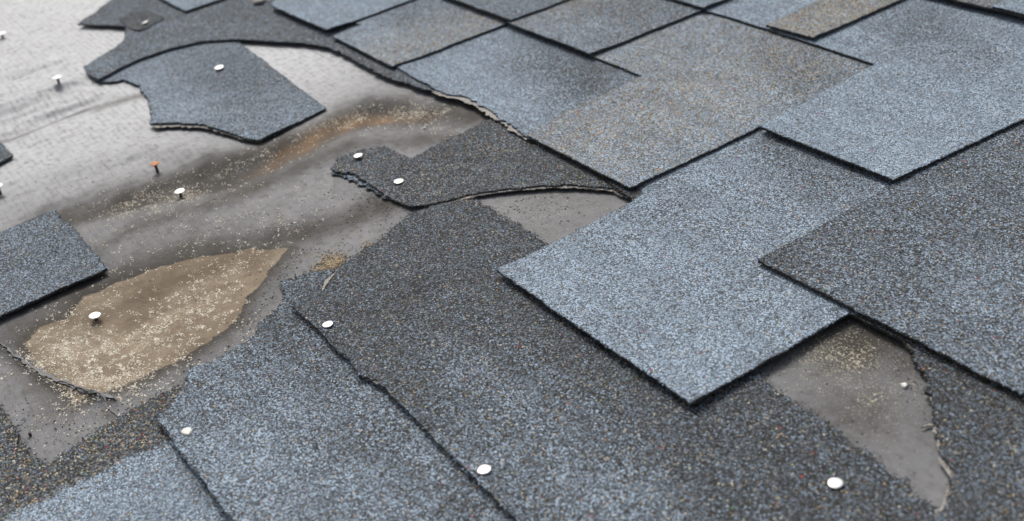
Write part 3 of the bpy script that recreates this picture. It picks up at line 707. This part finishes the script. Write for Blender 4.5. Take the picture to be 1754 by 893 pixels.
L2 = shingle('small blue shingle corner at the left edge above the larger piece',
    [p(22, 266, .5), p(0, 244, .5), p(-50, 225), p(-60, 305), p(0, 278, .4)],
    lambda X, Y: 4.0 + 0 * X, t=2.6, base=0.45, tan=0.03, grid=4)

# ------------------------------------------------------------------ nails
def lathe(prof, seg=28, cx=0.0, cy=0.0):
    V = []; F = []
    for r, z in prof:
        for k in range(seg):
            a = 2 * math.pi * k / seg; V.append((r * math.cos(a) + cx, r * math.sin(a) + cy, z))
    for i in range(len(prof) - 1):
        for k in range(seg):
            a, b = i * seg + k, i * seg + (k + 1) % seg
            F.append((a, b, b + seg, a + seg))
    return V, F
def nail(label, x, y, zs, h, dia=9.6, tilt=(0, 0), mat=None, bent=0.0, group='roofing nails left in the roof'):
    """round headed roofing nail; its head centre seen at photo pixel x, y, standing h above the surface height zs"""
    X, Y = px(x, y, zs + h)
    e = bpy.data.objects.new('roofing_nail', None); scene.collection.objects.link(e)
    e.empty_display_size = 0.005
    T = Matrix.Translation(Vector((X, Y, zs)) * MM)
    up = Matrix.Translation(Vector((0, 0, h)) * MM)
    e.matrix_world = ROOF @ T
    R = dia / 2
    k = [1 + 0.03 * math.sin(i * 1.7 + x) for i in range(8)]
    V, F = lathe([(0.01, -0.95), (R * .5, -1.0), (R * .96, -.7), (R, -.35), (R * .97, -.1), (R * .86, 0.02), (R * .5, 0.18), (0.01, 0.24)])
    V = [(a * (1 + .035 * math.sin(3 * math.atan2(b, a) + x)), b * (1 + .03 * math.sin(2 * math.atan2(b, a) + y)), c) for a, b, c in V]
    hd_ = bpy.data.objects.new('head', mesh_np('head', V, quads=F, mats=[mat or M_NAIL])); scene.collection.objects.link(hd_)
    hd_.parent = e
    hd_.matrix_local = up @ Matrix.Rotation(math.radians(tilt[0]), 4, 'X') @ Matrix.Rotation(math.radians(tilt[1]), 4, 'Y')
    V, F = lathe([(0.01, 0.0), (1.55, -0.1), (1.5, -h * .4 - .5), (1.5, -h - 5), (0.3, -h - 9)], 14)
    sk = bpy.data.objects.new('shank', mesh_np('shank', V, quads=F, mats=[M_SHANK])); scene.collection.objects.link(sk)
    sk.parent = e; sk.matrix_local = Matrix.Translation(Vector((0, 0, h - .8)) * MM) @ Matrix.Rotation(math.radians(bent), 4, 'X')
    tag(e, label, 'nail', group)
    return e
def zat(fn, x, y, z=5):
    X, Y = px_on(x, y, lambda a, b: fn(a, b) + micro(a, b)); return float(fn(np.array([X]), np.array([Y]))[0] + micro(np.array([X]), np.array([Y]))[0])
nail('flat white nail head on dark shingle at bottom right near the pointed felt patch', 1431, 827, zat(zU4, 1431, 830), 1.4, 8.6)
nail('flat white nail head at the broken butt edge of the dark shingle, bottom centre', 829, 804, zat(zU4, 829, 808), 1.3, 8.4, (2, 0))
nail('flat white nail head beside the curling cracked edge of the wide dark shingle', 561, 555, zat(zU4, 561, 558), 1.3, 8.4, (2, -2))
nail('bright nail head on the ragged middle strip, the upper left one near its tip', 613, 266, zat(zU3, 613, 270), 3.4, 9.0, (3, -3))
nail('bright nail head on the ragged middle strip, the right hand one lying flat', 683, 310, zat(zU3, 683, 313), 1.3, 9.2)
nail('white nail standing slightly proud of the loose torn piece at upper left', 375, 115, zat(zU2, 375, 120), 3.2, 11.0, (4, 2))
def fnail(label, x, y, h, **kw):
    zs = zat(felt_z, x, y + 10); return nail(label, x, y, zs, h, **kw)
fnail('orange rusty nail standing up out of the pale felt', 265, 280, 9, dia=8.8, mat=M_RUST, tilt=(0, 4))
fnail('white nail standing up out of wet felt just below the rusty one', 307, 327, 7, dia=10.2, tilt=(3, 0))
fnail('white nail standing in the brown stained hollow of the felt', 162, 540, 4.5, dia=9.4, tilt=(-2, 5))
fnail('tall raised nail on the whitest felt at upper left', 97, 132, 8, dia=11.0, tilt=(4, 0), bent=2)
fnail('white nail at the left edge of the photo near the top', 2, 57, 7, dia=12.0)
fnail('white nail cut by the left edge above the larger blue shingle piece', -5, 318, 8, dia=10.5)
nail('dull nail head poking through the tear in the dark top left shingle', 248, 38, zat(zU1, 248, 42), 4.6, 8.5, (10, -8))

# torn white spot: a bent washer scrap round a nail on the lower left shingle
def scrap(label, name, x, y, zs, r, mat, cat, rx=1.0, thick=0.8, n=11, amp=.3):
    X, Y = px(x, y, zs)
    a = np.arange(n) / n * 6.283; rr = r * (1 + amp * rng.normal(size=n) * .7)
    tv = [(rr[i] * math.cos(a[i]) * rx, rr[i] * math.sin(a[i]), thick * (1 + .5 * math.sin(i * 2.1))) for i in range(n)]
    tm = [(v[0] * .6, v[1] * .6, v[2] + .35) for v in tv]
    bv = [(v[0], v[1], -.4) for v in tv]
    V = tv + tm + bv + [(0, 0, thick + .4)]
    F = []
    for i in range(n):
        j = (i + 1) % n
        F += [(i, j, n + j), (i, n + j, n + i), (2 * n + i, 2 * n + j, j), (2 * n + i, j, i), (n + i, n + j, 3 * n)]
    o = bpy.data.objects.new(name, mesh_np(name, V, faces_tri=F, mats=[mat])); scene.collection.objects.link(o)
    o.matrix_world = ROOF @ Matrix.Translation(Vector((X, Y, zs)) * MM)
    return tag(o, label, cat)
scrap('small torn white flake left where a nail pulled through the lower left shingle', 'torn_flake', 320, 740, zat(zU5, 320, 740), 3.0, M_WHITE, 'flake', rx=1.35, thick=.6)
scrap('tiny white chip lying on the bare felt patch at lower right', 'white_chip', 1550, 661, .6, 1.7, M_WHITE, 'chip', rx=1.3)
scrap('pale crumb of torn shingle at the top edge beside the pale blue tab corner', 'shingle_crumb', 446, 3, 8.0, 7, M_MAT, 'crumb', rx=1.2, thick=2)
scrap('small white pebble on the wet felt above the ragged strip', 'white_pebble', 727, 220, .4, 1.5, M_WHITE, 'pebble')
scrap('black crumb of asphalt on the bare felt at lower left', 'asphalt_crumb', 52, 746, .3, 1.1, M_DARKG, 'crumb', thick=1.6)

# ------------------------------------------------------------------ loose grit on the felt
def outside_shingles(u, v): return np.ones(u.shape, bool)
def scatter(name, label_kind, spots, size, mat, flat=.55, zlift=.15, zfun=None):
    """spots: (px, py, rx, ry, angle, count[, clump])"""
    U, W = [], []
    for s in spots:
        cx, cy, rx, ry, an, cnt = s[:6]
        clump = s[6] if len(s) > 6 else 0
        if clump:
            nc = max(1, cnt // clump)
            a = rng.normal(size=(nc, 2)); q = np.repeat(a, clump, 0)
            off = rng.normal(size=(len(q), 2)) * [2.6, 1.9]
        else:
            q = rng.normal(size=(cnt, 2)); off = np.zeros((cnt, 2))
        c, sn = math.cos(math.radians(an)), math.sin(math.radians(an))
        x_, y_ = q[:, 0] * rx, q[:, 1] * ry
        U.append(cx + x_ * c - y_ * sn + off[:, 0]); W.append(cy + x_ * sn + y_ * c + off[:, 1])
    u = np.concatenate(U); v = np.concatenate(W)
    P0 = np.array([px(a, b, 0) for a, b in zip(u, v)])
    z = felt_z(P0[:, 0], P0[:, 1])
    # shift back along the ray to the real height
    P1 = np.array([px(a, b, c) for a, b, c in zip(u, v, z)])
    z = felt_z(P1[:, 0], P1[:, 1])
    sz = size[0] + (size[1] - size[0]) * rng.random(len(u)) ** 2.2
    C, CF = chips(np.column_stack([P1, z + zlift * sz]), sz, flat)
    o = link(name, mesh_np(name, C, faces_tri=CF, mats=[mat], smooth=False))
    o['kind'] = 'stuff'
    return o
scatter('cream_grit', '', [(300, 560, 95, 26, -28, 1500, 11), (200, 600, 90, 26, -20, 1500, 11), (120, 590, 40, 24, -20, 900, 12), (330, 500, 70, 14, -28, 500, 10), (170, 650, 70, 14, 14, 1200, 6), (250, 640, 60, 12, -20, 400, 5), (380, 470, 60, 16, -30, 300, 5),
    (130, 685, 30, 12, -20, 380, 4), (60, 625, 30, 8, 35, 300, 4), (280, 340, 90, 26, -14, 420, 3), (220, 355, 50, 20, -14, 220, 4), (330, 380, 110, 30, -20, 380, 5), (480, 400, 60, 20, -25, 260, 4), (440, 260, 40, 12, -28, 200, 6),
    (600, 205, 60, 11, -16, 240, 3), (700, 195, 55, 14, -4, 240, 4), (740, 210, 40, 12, 10, 250, 7), (520, 245, 60, 12, -30, 260, 4), (400, 290, 60, 14, -22, 220, 4), (300, 440, 120, 26, -20, 420, 4), (560, 330, 80, 30, -20, 120), (90, 560, 40, 20, -20, 300, 6), (120, 730, 60, 22, -20, 120), (420, 560, 30, 18, -40, 100), (170, 520, 50, 14, -25, 260, 5)], (0.25, 0.95), M_CREAM, flat=.4)
scatter('yellow_grit', '', [(1455, 612, 60, 34, 25, 1000, 1), (1430, 650, 80, 36, 15, 900, 1), (1390, 610, 30, 16, -25, 400, 4), (1500, 680, 60, 30, 30, 500), (1540, 760, 40, 40, 40, 160), (930, 350, 60, 16, 0, 700), (900, 375, 40, 16, 20, 300), (1000, 345, 40, 10, 5, 200), (100, 640, 60, 20, 20, 300)], (0.2, 0.6), M_LICHEN, flat=.4)
scatter('dark_grit', '', [(420, 590, 60, 30, -40, 160), (560, 430, 70, 26, -25, 260), (620, 330, 60, 34, 30, 260), (650, 345, 30, 16, 30, 200), (900, 360, 60, 18, 0, 260), (200, 700, 90, 20, -22, 260), (330, 660, 60, 14, -30, 140), (150, 60, 100, 30, -20, 60), (300, 240, 140, 30, -20, 120), (460, 500, 14, 40, 40, 120), (620, 115, 60, 16, 25, 80), (60, 730, 40, 30, 30, 120), (1300, 630, 30, 10, -25, 120), (1560, 640, 16, 40, -20, 120), (1460, 560, 30, 6, -10, 140), (400, 445, 140, 60, -20, 140), (1480, 780, 100, 30, 40, 60)], (0.3, 1.1), M_DARKG)
scatter('blue_grit', '', [(110, 655, 60, 5, 26, 190), (40, 612, 26, 6, 35, 60), (250, 600, 110, 40, -20, 60), (420, 570, 50, 30, -40, 60), (30, 720, 20, 24, 60, 60), (480, 470, 30, 20, -40, 40), (620, 420, 60, 24, -35, 60), (500, 380, 120, 40, -20, 50)], (0.4, 1.0), M_BLUEG)
scatter('amber_grit', '', [(250, 560, 130, 60, -20, 60), (500, 400, 110, 40, -20, 50), (560, 440, 40, 20, -20, 60), (300, 400, 150, 60, -20, 40), (150, 680, 80, 40, 0, 40)], (0.4, 1.0), M_AMBER)
d1 = scatter('wood_dust_heap', '', [(568, 452, 13, 8, -15, 700), (548, 462, 14, 4, -20, 160), (580, 446, 8, 5, 0, 200), (632, 425, 6, 4, -20, 160), (640, 432, 8, 5, 20, 40)], (0.3, 1.1), M_DUST, flat=.8, zlift=.9)
